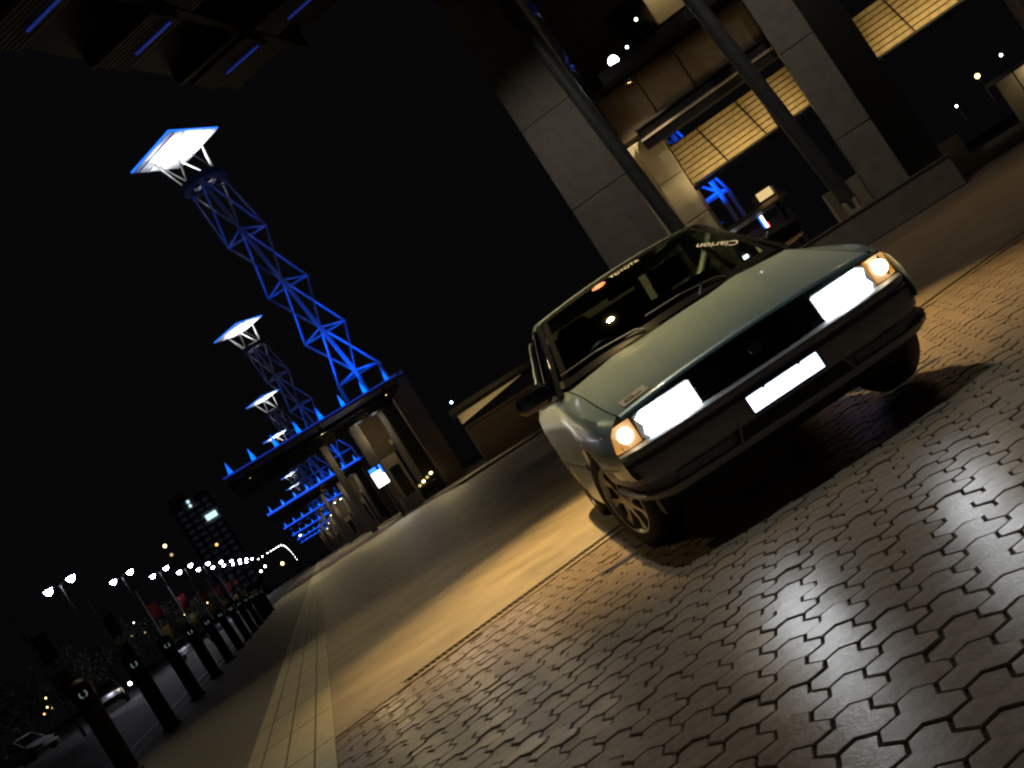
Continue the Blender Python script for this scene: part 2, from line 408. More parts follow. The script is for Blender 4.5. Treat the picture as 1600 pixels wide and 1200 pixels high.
# bumper: swept profile
plan = [(0, -.075), (.2, -.073), (.4, -.062), (.56, -.040), (.67, .0), (.745, .065), (.79, .16), (.815, .30), (.825, .465)]
def sweep(prof, plan_pts):
    full = [(-x, y) for x, y in plan_pts[:0:-1]]+list(plan_pts)
    P = []
    for i, (x, y) in enumerate(full):
        a = full[max(0, i-1)]; b = full[min(len(full)-1, i+1)]; tx, ty = b[0]-a[0], b[1]-a[1]; l = math.hypot(tx, ty); nx, ny = ty/l, -tx/l
        k = 1-.28*min(1, max(0, y/.40))
        P.append([(x+nx*d, y+ny*d, .53-(.53-z)*k) for d, z in prof])
    return MB().grid(P, len(prof), len(P))
bump = sweep([(-.16, .262), (-.06, .264), (-.022, .268), (-.004, .282), (0.004, .300), (-.004, .306), (-.028, .312), (-.032, .350), (-.006, .362), (0, .375), (.002, .43), (.0, .468), (-.006, .474), (-.006, .482), (0.006, .488), (.010, .500), (.006, .514), (-.006, .522), (-.05, .527), (-.14, .529)], plan).build('bumper', M['bumper'], CAR, smooth=True)
sweep([(.0015, .452), (.007, .456), (.0085, .466), (.002, .470)], plan).build('rub_strip', M['trim'], bump)
part('air_intake', M['black'], bump, (-.30, .30, -.055, -.035, .300, .355))
for sgn in (1, -1):
    x0, x1 = sorted((sgn*.33, sgn*.60)); yb = -.062
    MB().add([(sgn*.33, -.055, .309), (sgn*.60, -.022, .311), (sgn*.60, -.018, .345), (sgn*.33, -.050, .345), (sgn*.33, -.02, .309), (sgn*.60, .015, .311), (sgn*.60, .015, .345), (sgn*.33, -.02, .345)],
             [(0, 1, 2, 3), (4, 7, 6, 5), (0, 4, 5, 1), (3, 2, 6, 7), (0, 3, 7, 4), (1, 5, 6, 2)]).build('fog_panel', mat('fog_panel_grey', (.22, .25, .26), .35), bump)
    MB().tube((sgn*.305, -.076, .285), (sgn*.265, -.080, .385), .006, 6).build('intake_edge', M['bumper'], bump)
# grille
gr = part('grille', M['trim'], CAR, (-.325, .325, .04, .10, .53, .655))
for k in range(5): part('grille_slat', M['trim'], gr, (-.322, .322, .012, .05, .545+k*.022, .553+k*.022))
MB().lathe([(0, -.004), (.03, -.004), (.034, 0), (.03, .004)], 20, 'y', (0, .008, .60)).build('emblem', M['chrome'], gr)
# headlights
def lens(pts_front, depth):                                 # pts (x,y,z) front ring, extruded back
    n = len(pts_front); vs = list(pts_front)+[(x, y+depth, z) for x, y, z in pts_front]
    return MB().add(vs, [tuple(range(n))]+[tuple(range(2*n-1, n-1, -1))]+[(i, (i+1) % n, n+(i+1) % n, n+i) for i in range(n)])
for sgn in (1, -1):
    def sx(L): return [(sgn*x, y, z) for x, y, z in L]
    h = lens(sx([(.328, .016, .530), (.328, .02, .646), (.345, .022, .652), (.60, .048, .648), (.625, .052, .640), (.635, .05, .54), (.62, .045, .528), (.345, .014, .524)]), .05).build('headlight', mat('lamp_housing', (.5, .52, .55), .2, coat=.5), CAR)
    lens(sx([(.336, .012, .534), (.336, .015, .642), (.585, .043, .645), (.618, .046, .625), (.600, .044, .585), (.615, .044, .55), (.60, .041, .531)]), .01).build('lens_glow', E_['head'], h)
    sp = lamp('headlamp_beam', 'SPOT', (sgn*.46, -.02, .585), 4.0, (.93, .97, 1.0), CAR, aim=(sgn*.46, -3.0, .10), spot=125, blend=1.0, rad=.06)
    c = lens(sx([(.642, .055, .534), (.642, .058, .645), (.70, .075, .645), (.765, .12, .64), (.785, .175, .632), (.788, .175, .545), (.765, .115, .534), (.70, .07, .530)]), .03).build('corner_lamp', E_['amber'], CAR)
    MB().lathe([(0.001, -.03), (.022, -.026), (.034, -.01), (.036, .012), (.02, .02), (0.001, .02)], 14, 'y', (sgn*.695, .063, .59)).build('bulb_glow', E_['amber_hot'], c)
# number plate with retro-reflecting prism sheeting
def corner_cubes(a, inside):
    b = MB(); z = Vector((1, 1, 1)).normalized(); x = Vector((1, -1, 0)).normalized(); y = z.cross(x); N = int(.30/a*.5)+6
    e = [Vector((1, 0, 0)), Vector((0, 1, 0)), Vector((0, 0, 1))]
    def q(p): return (p.dot(x)*a, p.dot(y)*a, p.dot(z)*a)
    for i in range(-N, N):
        for j in range(-N, N):
            p = Vector((i, j, -i-j)); c = q(p)
            if not inside(c[0], c[1]): continue
            for s, t in ((0, 1), (1, 2), (2, 0)): b.add([q(p), q(p+e[s]), q(p+e[s]+e[t]), q(p+e[t])], [(0, 1, 2, 3)])
    return b
PL = empty('number_plate', (0, -.092, .415), 0); PL.parent = CAR; PL.scale = (1/.965, 1, 1)
part('plate_base', M['plate'], PL, (-.186, .186, .004, .008, -.046, .046), bev=.001)
part('plate_border', M['plate_b'], PL, (-.186, .186, -.006, .003, .041, .046), (-.186, .186, -.006, .003, -.046, -.041), (-.186, -.181, -.006, .003, -.041, .041), (.181, .186, -.006, .003, -.041, .041))
cc = corner_cubes(.0026, lambda x, y: abs(x) < .178 and abs(y) < .038)
cc.v = [(x, .002-z, y) for x, y, z in cc.v]; cc.build('prism_sheet', M['mirror'], PL, fix=False)
for sx_ in (-.09, .09): MB().tube((sx_, -.012, .038), (sx_, 0, .038), .006, 8).build('bolt', M['trim'], PL)

# glasshouse
def wsp(u, v, out=0.0):
    xb, yb, zb = .705*u, 1.12-.12*(1-u*u), .905+.018*(1-u*u)
    xt, yt, zt = .545*u, 1.77-.08*(1-u*u), 1.312+.022*(1-u*u)
    p = Vector((xb+(xt-xb)*v, yb+(yt-yb)*v, zb+(zt-zb)*v)); b = .025*math.sin(math.pi*v); n = Vector((0, -.55, .83)); return p+n*(b+out)
MB().grid([[wsp(u, v) for u in np.linspace(-.99, .99, 17)] for v in np.linspace(.0, 1.0, 9)], 17, 9).build('windscreen', GL, CAR, smooth=True)
ws = MB()
for u0, u1, v0, v1 in ((-1, 1, 0, .075), (-1, 1, .955, 1.0), (-1, -.945, .075, .955), (.945, 1, .075, .955)):
    ws.grid([[wsp(u, v, .003) for u in np.linspace(u0, u1, 17)] for v in np.linspace(v0, v1, 7)], 17, 7)
ws.build('windscreen_seal', M['gloss'], CAR, smooth=True)
part('scuttle', M['trim'], CAR, (-.70, .70, 1.03, 1.16, .86, .895))
def roof_p(u, v):
    y = 1.77-.08*(1-u*u)+(2.92+.06*(1-u*u)-1.77)*v; k = abs(u); x = math.copysign(.552*min(k, 1), u); z = 1.318+.024*(1-min(1, k)**2)+.052*math.sin(math.pi*min(1, v*.85+.08))-.012
    if k > 1: x = math.copysign(.552+(k-1)*.30, u); z -= (k-1)**1.3*.9
    return Vector((x, y, z))
MB().grid([[roof_p(u, v) for u in [-1.12, -1.08, -1.04, -1, -.9, -.7, -.4, 0, .4, .7, .9, 1, 1.04, 1.08, 1.12]] for v in np.linspace(0, 1, 13)], 15, 13).build('roof', M['carpaint'], CAR, smooth=True)
part('headlining', M['seat'], CAR, (-.5, .5, 1.85, 2.8, 1.285, 1.295))
def beam(pts, w, d):
    b = MB(); P = []
    for p in pts: 
        p = Vector(p); P.append([p+Vector((-w, -d, 0)), p+Vector((w, -d*.3, 0)), p+Vector((w, d, 0)), p+Vector((-w, d, 0))])
    return b.grid(P, 4, len(P), True)
for sgn in (1, -1):
    beam([(sgn*.752, 1.10, .885), (sgn*.742, 1.15, .92), (sgn*.655, 1.45, 1.11), (sgn*.585, 1.74, 1.292), (sgn*.575, 1.80, 1.312)], .017, .024).build('pillar', M['gloss'], CAR, smooth=True)
    beam([(sgn*.757, 2.06, .89), (sgn*.585, 2.10, 1.32)], .012, .035).build('pillar', M['trim'], CAR)
    beam([(sgn*.752, 3.20, .90), (sgn*.58, 2.92, 1.315)], .014, .10).build('pillar', M['carpaint'], CAR)
    for y0, y1, y0t, y1t in ((1.20, 2.03, 1.80, 2.07), (2.09, 3.10, 2.13, 2.84)):
        MB().add([(sgn*.757, y0, .90), (sgn*.757, y1, .90), (sgn*.588, y1t, 1.305), (sgn*.588, y0t, 1.305)], [(0, 1, 2, 3)]).build('side_window', GL, CAR)
    part('window_sill', M['trim'], CAR, (min(sgn*.735, sgn*.765), max(sgn*.735, sgn*.765), 1.12, 3.2, .885, .908))
    part('side_strip', M['trim'], CAR, (min(sgn*.825, sgn*.842), max(sgn*.825, sgn*.842), 1.2, 2.85, .47, .51), bev=.004)
    door_y = (1.16, 2.08)
    # door mirror
    mr = MB().bbox(-.105, .105, -.035, .045, -.062, .062, b=.024)
    mr.v = [(x, y+.35*max(0, x*sgn)*.25, z*(1-.10*(x*sgn)/.1)) for x, y, z in mr.v]
    o = mr.build('door_mirror', M['gloss'], CAR, smooth=True); o.location = (sgn*.875, 1.36, .955)
    MB().add([(sgn*.755, 1.30, .905), (sgn*.755, 1.46, .905), (sgn*.845, 1.40, .945), (sgn*.845, 1.33, .945), (sgn*.72, 1.34, 1.02), (sgn*.72, 1.44, 1.02)], [(0, 1, 2, 3), (0, 3, 4), (1, 5, 2), (3, 2, 5, 4)]).build('mirror_arm', M['gloss'], o.parent)
MB().add([(-.52, 2.95, 1.33), (.52, 2.95, 1.33), (.62, 3.42, .96), (-.62, 3.42, .96)], [(0, 1, 2, 3)]).build('rear_window', GL, CAR)
# wipers
for x0, x1, v0 in ((-.18, -.66, .10), (.36, -.12, .10)):
    a = wsp(x0/.705, .02, .012); b = wsp(x1/.66, v0+.03, .014); c = wsp((x0-.04)/.7, .065, .016)
    w = MB().path([a, c, (Vector(b)+Vector(c))/2+Vector((0, 0, .012)), b], .006, 6).build('wiper', M['trim'], CAR)
tip = wsp(.30, .02, .02)
MB().path([Vector(tip)+Vector((-.045, -.02, -.012)), Vector(tip)+Vector((0, .0, .022)), Vector(tip)+Vector((.012, .01, .04))], .0055, 6).build('wiper_arm', M['chrome'], CAR)
# writing on the windscreen
def ws_frame(u, v, out, ang=0):
    du = (wsp(u+.02, v)-wsp(u-.02, v)).normalized(); dv = (wsp(u, v+.02)-wsp(u, v-.02)).normalized()
    x = du*math.cos(ang)+dv*math.sin(ang); y = -du*math.sin(ang)+dv*math.cos(ang); n = du.cross(dv).normalized()
    if n.y > 0: n = -n
    return frame(wsp(u, v)+n*out, x, y)
st = text_obj('sticker_text', 'TOYOTA', .050, ws_frame(.055, .895, .008), M['sticker_w'], CAR)
em0 = MB().lathe([(.001, .001), (.042, .001), (.044, 0), (.042, -.001), (.001, -.001)], 24); Mt = ws_frame(-.275, .895, .007); em0.v = [tuple(Mt @ Vector((x*1.1, y*.72, z))) for x, y, z in em0.v]
eb = em0.build('sticker_emblem', M['sticker_r'], CAR)
for ax, by, oy in ((.034, .008, .010), (.010, .020, 0.0)):
    rg = MB(); n = 24
    vs = []
    for k in range(n):
        t = 2*math.pi*k/n
        vs += [(ax*math.cos(t), by*math.sin(t)+oy, .0018), ((ax-.003)*math.cos(t), (by-.003)*math.sin(t)+oy, .0018)]
    rg.add([tuple(Mt @ Vector(v)) for v in vs], [(2*k, 2*((k+1) % n), 2*((k+1) % n)+1, 2*k+1) for k in range(n)]); rg.build('emblem_ring', M['sticker_w'], eb)
text_obj('window_sticker', 'Clarion', .085, ws_frame(.80, .44, .008, R(135-8)), M['sticker_w'], CAR)
# cabin
part('dashboard', M['seat'], CAR, (-.70, .70, 1.22, 1.52, .60, .888), bev=.03)
part('cabin_floor', M['seat'], CAR, (-.70, .70, 1.0, 3.3, .27, .30))
MB().lathe([(.165, -.012), (.177, 0), (.165, .012), (.153, 0), (.165, -.012)], 24, 'y', (-.34, 1.62, .86)).build('steering_wheel', M['trim'], CAR, smooth=True)
for sgn in (1, -1):
    s_ = MB().bbox(sgn*.36-.24, sgn*.36+.24, 2.02, 2.16, .50, 1.06, b=.05).build('front_seat', M['seat'], CAR)
    MB().bbox(sgn*.36-.12, sgn*.36+.12, 2.06, 2.15, 1.08, 1.24, b=.03).build('headrest', M['seat'], s_)
part('rear_seat', M['seat'], CAR, (-.62, .62, 2.85, 3.0, .45, .98), bev=.05)
MB().bbox(-.11, .11, 1.86, 1.88, 1.205, 1.262, b=.008).build('rear_view_mirror', M['gloss'], CAR)
# wheels
def wheel(x, y, sgn, steer):
    w = empty('wheel', (x, y, WR)); w.parent = CAR; w.rotation_euler = (0, 0, steer)
    MB().lathe([(.185, -.085), (.235, -.092), (.268, -.080), (.284, -.055), (.285, 0), (.284, .055), (.268, .080), (.235, .092), (.185, .085)], 40, 'x').build('tyre', M['rubber'], w, smooth=True)
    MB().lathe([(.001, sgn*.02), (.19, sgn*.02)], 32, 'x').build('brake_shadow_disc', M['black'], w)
    rim = MB().lathe([(.19, -sgn*.08), (.178, sgn*.02), (.176, sgn*.06), (.186, sgn*.086), (.192, sgn*.086), (.192, sgn*.07)], 40, 'x')
    rim.lathe([(.001, sgn*.086), (.03, sgn*.084), (.062, sgn*.074), (.066, sgn*.03)], 24, 'x')
    n = 8
    for k in range(n):
        a = 2*math.pi*k/n; hw0, hw1 = .016, .030
        c, s = math.cos(a), math.sin(a)
        def pt(r, t, h): return (sgn*h, r*c-t*s, r*s+t*c)
        rim.add([pt(.055, -hw0, .076), pt(.055, hw0, .076), pt(.12, hw0*.75, .066), pt(.12, -hw0*.75, .066), pt(.18, hw1, .072), pt(.18, -hw1, .072),
                 pt(.055, -hw0, .03), pt(.055, hw0, .03), pt(.12, hw0*.75, .03), pt(.12, -hw0*.75, .03), pt(.18, hw1, .03), pt(.18, -hw1, .03)],
                [(0, 1, 2, 3), (3, 2, 4, 5), (1, 7, 8, 2), (2, 8, 10, 4), (0, 3, 9, 6), (3, 5, 11, 9)])
    rim.build('rim', M['alloy'], w, smooth=False)
for sgn in (1, -1):
    wheel(sgn*.725, WY[0], sgn, R(17)); wheel(sgn*.725, WY[1], sgn, 0)
MB().tube((.40, 3.95, .20), (.40, 4.2, .20), .025, 10).build('exhaust_pipe', M['steel_dark'], CAR)

# photographer's little flash, what the plate and the bollard reflectors send back
lamp('camera_flash', 'AREA', (0, -.012, CAM_H), .06, (.85, .92, 1.0), aim=(0.1, 5, CAM_H-.05), size=(.07,))

# ------------------------------------------------------------------ near pavilion (behind the car)
NP = empty('pavilion', (0, 0, 0), NA, 'tall concrete pavilion with lit timber louvres standing behind the car', 'building', 'pavilions along the boulevard')
def column(x0, x1, y0, y1, zs, m, name='column'):
    c = part(name, m, NP, (x0+.03, x1-.03, y0+.03, y1-.03, zs[0], zs[-1]))
    for a, b in zip(zs, zs[1:]): part('concrete_panel', m, c, (x0, x1, y0, y1, a+.012, b-.012), bev=.015)
    return c
column(-6.5, -4.62, 29.7, 31.3, [0, 2.55, 5.21, 7.87, 10.5, 13.1], M['concrete'])
column(.31, 1.31, 29.6, 31.0, [.86, 2.7, 5.36, 8.0, 10.6, 13.1], M['concrete'])
part('steel_column', M['black'], NP, (1.32, 2.26, 30.0, 30.9, .86, 13.1))
part('wall', M['concrete_d'], NP, (5.6, 6.6, 30.0, 31.5, .86, 13.1))
column(-4.28, -3.50, 31.0, 31.9, [0, 1.6, 3.2, 4.55, 5.95], M['beige'])
part('return_wall', M['beige'], NP, (-4.62, -4.32, 31.3, 33.0, 0, 6.0))
for k, (p0, p1) in enumerate((((-4.80, 29.0, 12.0), (-4.05, 29.3, 0.0)), ((-1.02, 28.9, 12.0), (-.20, 29.3, 1.0)))):
    MB().tube(p0, p1, .21, 14).build('strut', M['steel_dark'] if 0 else mat('strut_grey', (.075, .085, .09), .5, noise=.2, nscale=5), NP, smooth=True)
MB().bbox(-.42, -.02, 29.1, 29.5, .86, 1.25, b=.04).build('strut_foot', M['beige'], NP)
pl = part('plinth', M['concrete'], NP, (-2.5, 2.3, 29.0, 34, 0, .86), bev=.03)
part('coping', M['concrete'], pl, (-2.52, 2.34, 28.96, 29.4, .861, .90))
part('ledge', M['beige'], NP, (-.72, .30, 29.7, 30.6, .86, 1.72), bev=.02)
# louvre bays
for bx0, bx1 in ((-3.46, -.72), (-.66, .30), (2.30, 5.58)):
    bay = part('louvre_bay', M['trim'], NP, (bx0, bx1, 31.42, 31.48, 4.02, 5.36))
    z = 4.06
    for k in range(8):
        b = MB(); zc = z+k*.158
        b.add([(bx0, 31.20, zc), (bx1, 31.20, zc), (bx1, 31.39, zc+.085), (bx0, 31.39, zc+.085), (bx0, 31.20, zc+.125), (bx1, 31.20, zc+.125), (bx1, 31.40, zc+.15), (bx0, 31.40, zc+.15)],
              [(0, 3, 2, 1), (4, 5, 6, 7), (0, 1, 5, 4), (1, 2, 6, 5), (2, 3, 7, 6), (3, 0, 4, 7)])
        b.build('louvre_slat', M['timber'], bay)
    for mx in np.arange(bx0+.9, bx1-.2, 1.25):
        MB().tube((mx, 31.16, 5.34), (mx+.25, 31.16, 4.02), .022, 6).build('louvre_rod', M['steel_dark'], bay)
    lt = part('light_trough', M['steel_dark'], bay, (bx0+.05, bx1-.05, 30.36, 30.50, 3.78, 3.80), (bx0+.05, bx1-.05, 30.34, 30.36, 3.78, 3.90), (bx0+.05, bx1-.05, 30.50, 30.52, 3.78, 3.86))
    part('lamp_strip', E_['warm'], lt, (bx0+.08, bx1-.08, 30.39, 30.47, 3.801, 3.82))
    lamp('trough_light', 'AREA', (0, 0, 0), 19*(bx1-bx0)/3, (1, .74, .34), bay, size=(bx1-bx0-.2, .1))
    l = bay.children[-1]; l.location = ((bx0+bx1)/2, 30.43, 3.90); l.rotation_euler = (Vector((0, 1.0, .95))).to_track_quat('-Z', 'Y').to_euler()
bm_ = part('steel_beam', M['steel_dark'], NP, (-3.95, .30, 30.7, 31.1, 5.55, 6.15)); part('flange_and_highlight', M['louvre'], bm_, (-3.95, .30, 30.62, 30.70, 5.80, 5.86)); part('flange_and_highlight', M['steel_dark'], bm_, (-3.95, .30, 30.6, 31.12, 6.15, 6.2))  # pale front strip puts the beam's thin highlight into the colour
up = part('upper_wall', M['concrete_d'], NP, (-4.6, .28, 32.1, 32.3, 6.2, 13))
for k, (x0, x1) in enumerate(((-4.6, -3.3), (-3.26, -2.0), (-1.96, -.75), (-.71, .28))):
    part('wall_panel', M['concrete_d'], up, (x0, x1, 31.9, 32.1, 6.25, 7.75), bev=.015)
part('floor_beam', M['steel_dark'], NP, (-4.6, .30, 30.9, 31.9, 7.8, 8.15))
part('lit_panel', M['beige'], NP, (-1.85, -.75, 31.0, 31.2, 8.25, 9.2), bev=.01)
part('slot_window', M['trim'], NP, (-3.0, -1.95, 31.95, 32.08, 8.2, 9.6))
rl = MB()
for k in range(4): rl.tube((-4.6, 31.2, 8.4+k*.28), (-2.0, 31.2, 8.4+k*.28), .02, 6)
rl.build('handrail', M['steel_dark'], NP)
# warm wash on the upper lit panel and the jamb
def fixture(name, loc, aim, m_em, label, group, size=.12, parent=None, power=None, col=(1, .8, .5), spot=100, blend=.8, rz=0):
    t = empty(name, tuple(loc), rz, label, 'lamp', group)
    d = (Vector(aim)-Vector(loc)).normalized() if aim is not None else Vector((0, 0, -1))
    MB().tube(-d*size*1.3, d*0, size*.55, 12, r1=size).build('housing', M['black'], t)
    MB().tube(d*.002, d*.01, size*.92, 12).build('lamp_glass', m_em, t)
    if power:
        l = lamp('lamp_light', 'SPOT', tuple(d*.05), power, col, t, aim=tuple(d*2), spot=spot, blend=blend, rad=size*.8)
    return t
def nfix(x, y, z, ax, ay, az, *a, **k): return fixture('wall_lamp', NV(x, y, z), NV(ax, ay, az), *a, **k)
nfix(-3.42, 30.9, 8.2, -3.45, 29.5, 8.0, E_['white'], 'bright white lamp high on the pavilion behind the car', 'pavilion lamps', size=.17)
nfix(-2.90, 30.9, 8.28, -2.9, 29.5, 8.1, E_['white'], 'small round lamp next to the brightest pavilion lamp', 'pavilion lamps', size=.04)
nfix(-2.28, 30.9, 8.75, -2.3, 29.5, 8.5, E_['signw'], 'small rectangular looking lamp above the floor beam of the pavilion', 'pavilion lamps', size=.055)
nfix(-1.75, 30.9, 9.3, -1.75, 29.5, 9.1, E_['white'], 'white lamp at the top edge of the picture on the pavilion', 'pavilion lamps', size=.12)
nfix(-1.3, 30.2, 9.9, -1.3, 31.2, 8.7, E_['warm'], 'warm lamp washing the lit upper panel of the pavilion', 'pavilion lamps', size=.06, power=40, col=(1, .75, .4), spot=80)
nfix(-3.3, 30.2, 7.3, -3.9, 31.2, 5.2, E_['warm'], 'warm lamp washing the beige inner column of the pavilion', 'pavilion lamps', size=.06, power=300, col=(1, .80, .48), spot=85)
for cx_, pw, lb_ in ((-5.4, 300, 'unseen fill lamp added for the left concrete column'), (1.0, 300, 'unseen fill lamp added for the right concrete column')):
    fixture('canopy_downlight', NV(cx_, 24.2, 11.2), NV(cx_, 29.7, 1.8), E_['warmwin'], lb_, 'canopy downlights', size=.10, power=pw, col=(1, .90, .76), spot=88, blend=1.0)  # out-of-view lamps added as even fill light on the columns
# canopy over the plaza
NC = 11.4; K = (NC-.86)/7.54
can = part('canopy', M['black'], NP, (-10.9, 4.0, 5.5, 24.6, NC+.55, NC+.62))
for xb in (-8.75, -4.9, .5): part('canopy_beam', M['black'], can, (xb-.10, xb+.10, 5.5, 24.6, NC+.12, NC+.55))
for yb in range(6, 24, 3): part('canopy_purlin', M['black'], can, (-10.9, 4.0, yb+.9, yb+1.05, NC+.32, NC+.55))
for j, y0 in enumerate((11.0*K, 13.15*K, 15.5*K, 17.9*K)):
    for i, (x0, x1) in enumerate(((-7.5*K, -6.3*K), (-6.08*K, -4.9*K))):
        if j == 3 or (j == 0 and i == 1): continue
        y1 = y0+.70*K
        pn = part('louvre_panel', M['black'], can, (x0, x1, y0, y1, NC+.10, NC+.12))
        for k in range(8):
            yy = y0+(y1-y0)*(k+.15)/8; part('soffit_slat', M['soffit'], pn, (x0, x1, yy, yy+(y1-y0)*.08, NC+.0, NC+.095))
        bl = part('blue_tube', E_['tube'], pn, (x0+.55, x1-.1, y1-.32, y1-.27, NC-.03, NC-.001))
        
# canopy lamps that light the plaza (above the frame)
def downlight(loc, aim, power, col, label, spot, blend=.9, size=.16, m=None):
    return fixture('canopy_downlight', Vector(loc), Vector(aim), m or E_['warm'], label, 'canopy downlights', size=size, power=power, col=col, spot=spot, blend=blend)
downlight((.9, 10.6, 10.9), (.75, 7.7, 0), 9500, (1, .68, .25), 'warm canopy downlight over the drain and the lit paving', 34, 1.0)
downlight((.75, 6.6, 11.0), (1.0, 5.2, 0), 680, (.68, .94, 1.0), 'pale canopy downlight over the bonnet of the car', 40, 1.0)
downlight((.55, 7.3, 11.0), (.1, 3.9, 0), 290, (1, .72, .42), 'warm canopy downlight over the pavers in front of the drain', 70, 1.0)
downlight((-5.2, 16.5, 11.0), (-2.6, 9.2, 0), 900, (1, .80, .42), 'canopy downlight over the pale paving band', 46, 1.0)
downlight((8.5, 20.0, 11.0), (8.0, 16.0, 0), 600, (1, .74, .48), 'canopy downlight right of the car', 95, 1.0)

# ------------------------------------------------------------------ far pavilions and light towers
def make_block(s0, idx, label):
    detail = idx <= 2
    g = empty('pavilion', tuple(BV(s0, 0)), BA, label, 'building', 'pavilions along the boulevard')
    c = MB(); c.add([(-2.6, 0, 8.25), (10.8, 0, 8.25), (10.8, 14, 8.05), (-2.6, 14, 8.05), (-2.6, 0, 8.40), (10.8, 0, 8.40), (10.8, 14, 8.45), (-2.6, 14, 8.45)],
                    [(0, 3, 2, 1), (4, 5, 6, 7), (0, 1, 5, 4), (1, 2, 6, 5), (2, 3, 7, 6), (3, 0, 4, 7)])
    c = c.build('canopy', M['black'], g)
    part('fascia', M['canopy'], c, (-2.65, 10.85, -.06, -.002, 8.27, 8.36))
    if detail:
        for k in range(6): part('canopy_rib', M['black'], c, (-2.5, 10.7, 1.5+k*2.2, 1.65+k*2.2, 7.75, 8.06))
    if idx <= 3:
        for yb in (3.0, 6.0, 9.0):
            for kk in range(7): part('soffit_blue_reflection', E_['strip1'], c, (-1.8+kk*1.8, -1.2+kk*1.8, yb, yb+.12, 7.98 if idx > 2 else 7.95, 8.03))  # glowing dashes painted in for blue reflections on the canopy underside
    n = 8
    fin0 = None
    for k in range(n):
        t = -1.9+k*1.72
        if fin0 is None:
            f = MB(); f.add([(-.20, 0, 8.41), (.20, 0, 8.41), (.20, .12, 8.41), (-.20, .12, 8.41), (-.02, .03, 9.45), (.02, .03, 9.45), (.02, .09, 9.45), (-.02, .09, 9.45)],
                            [(0, 3, 2, 1), (4, 5, 6, 7), (0, 1, 5, 4), (1, 2, 6, 5), (2, 3, 7, 6), (3, 0, 4, 7)])
            fin0 = f.build('fin', M['tower'], c); o = fin0
        else: o = fin0.copy(); COL.objects.link(o)
        o.location = (t, .9, 0)
        fx = part('uplight', M['steel_dark'], c, (t-.09, t+.09, .28, .46, 8.41, 8.50)); part('uplight_glass', E_['blue'], fx, (t-.07, t+.07, .30, .44, 8.501, 8.51))
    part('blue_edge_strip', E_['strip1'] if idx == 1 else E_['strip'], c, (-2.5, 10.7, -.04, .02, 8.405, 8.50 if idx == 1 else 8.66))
    st_l = lamp('fin_light', 'AREA', (4.1, .42, 8.56), 240, (.0, .13, 1), g, size=(12.4, .12)); st_l.rotation_euler = (Vector((0, .38, 1))).to_track_quat('-Z', 'Y').to_euler()
    # concrete walls and columns
    part('wall', M['concrete_d'], g, (10.9, 12.6, 9.2, 17, .14, 9.3)); part('wall_cap', M['concrete'], g, (10.85, 12.65, 9.15, 17.05, 9.3, 9.55))
    part('dark_wall', M['black'], g, (9.9, 10.88, 10.2, 16, .14, 8.0))
    part('column', M['concrete'], g, (7.0, 7.65, 10.2, 12.0, .14, 8.0), bev=.03)
    part('column', M['concrete'], g, (9.45, 9.85, 10.6, 12.4, .14, 8.0), bev=.03)
    part('column', M['concrete'], g, (4.4, 4.9, 11.5, 13.0, .14, 8.0), bev=.03)
    fr = part('portal_frame', M['beige'], g, (7.75, 8.0, 11.6, 12.0, .14, 4.6), (8.9, 9.1, 11.6, 12.0, .14, 4.6), (8.0, 8.9, 11.6, 12.0, 3.7, 4.6))
    part('door_leaf', M['trim'], fr, (8.0, 8.9, 11.85, 11.95, .14, 3.7))
    part('upper_panel', M['concrete_d'], g, (7.66, 9.44, 12.2, 12.5, 4.65, 8.0))
    part('bracket', M['beige'], g, (9.15, 9.42, 11.5, 11.7, 5.2, 5.6))
    part('planter', M['concrete'], g, (7.2, 8.7, 8.2, 9.8, .14, 1.15), bev=.05)
    part('step', M['concrete'], g, (8.9, 10.2, 8.8, 10.0, .14, .75), bev=.03)
    for k, tx in enumerate((7.9, 9.2)):
        lf = part('soffit_lamp', E_['white'] if not k else E_['street_far'], g, (tx-.14, tx+.14, 10.0, 10.2, 7.94, 8.0))
    lamp('porch_light', 'POINT', (8.3, 9.6, 6.6), 34, (1, .78, .45), g, rad=.2)
    lamp('porch_light', 'POINT', (5.2, 10.2, 6.6), 20, (1, .78, .45), g, rad=.2)
    if idx <= 3:
        for k, tx in enumerate((-1.0, 4.5, 9.5)):
            lamp('canopy_flood', 'SPOT', (tx, .6, 7.6), 950, (1, .80, .40), g, aim=(tx-.5, -9, 0), spot=110, blend=1.0, rad=.15)
            part('flood_body', M['steel_dark'], c, (tx-.12, tx+.12, .5, .75, 7.66, 8.2))
    return g
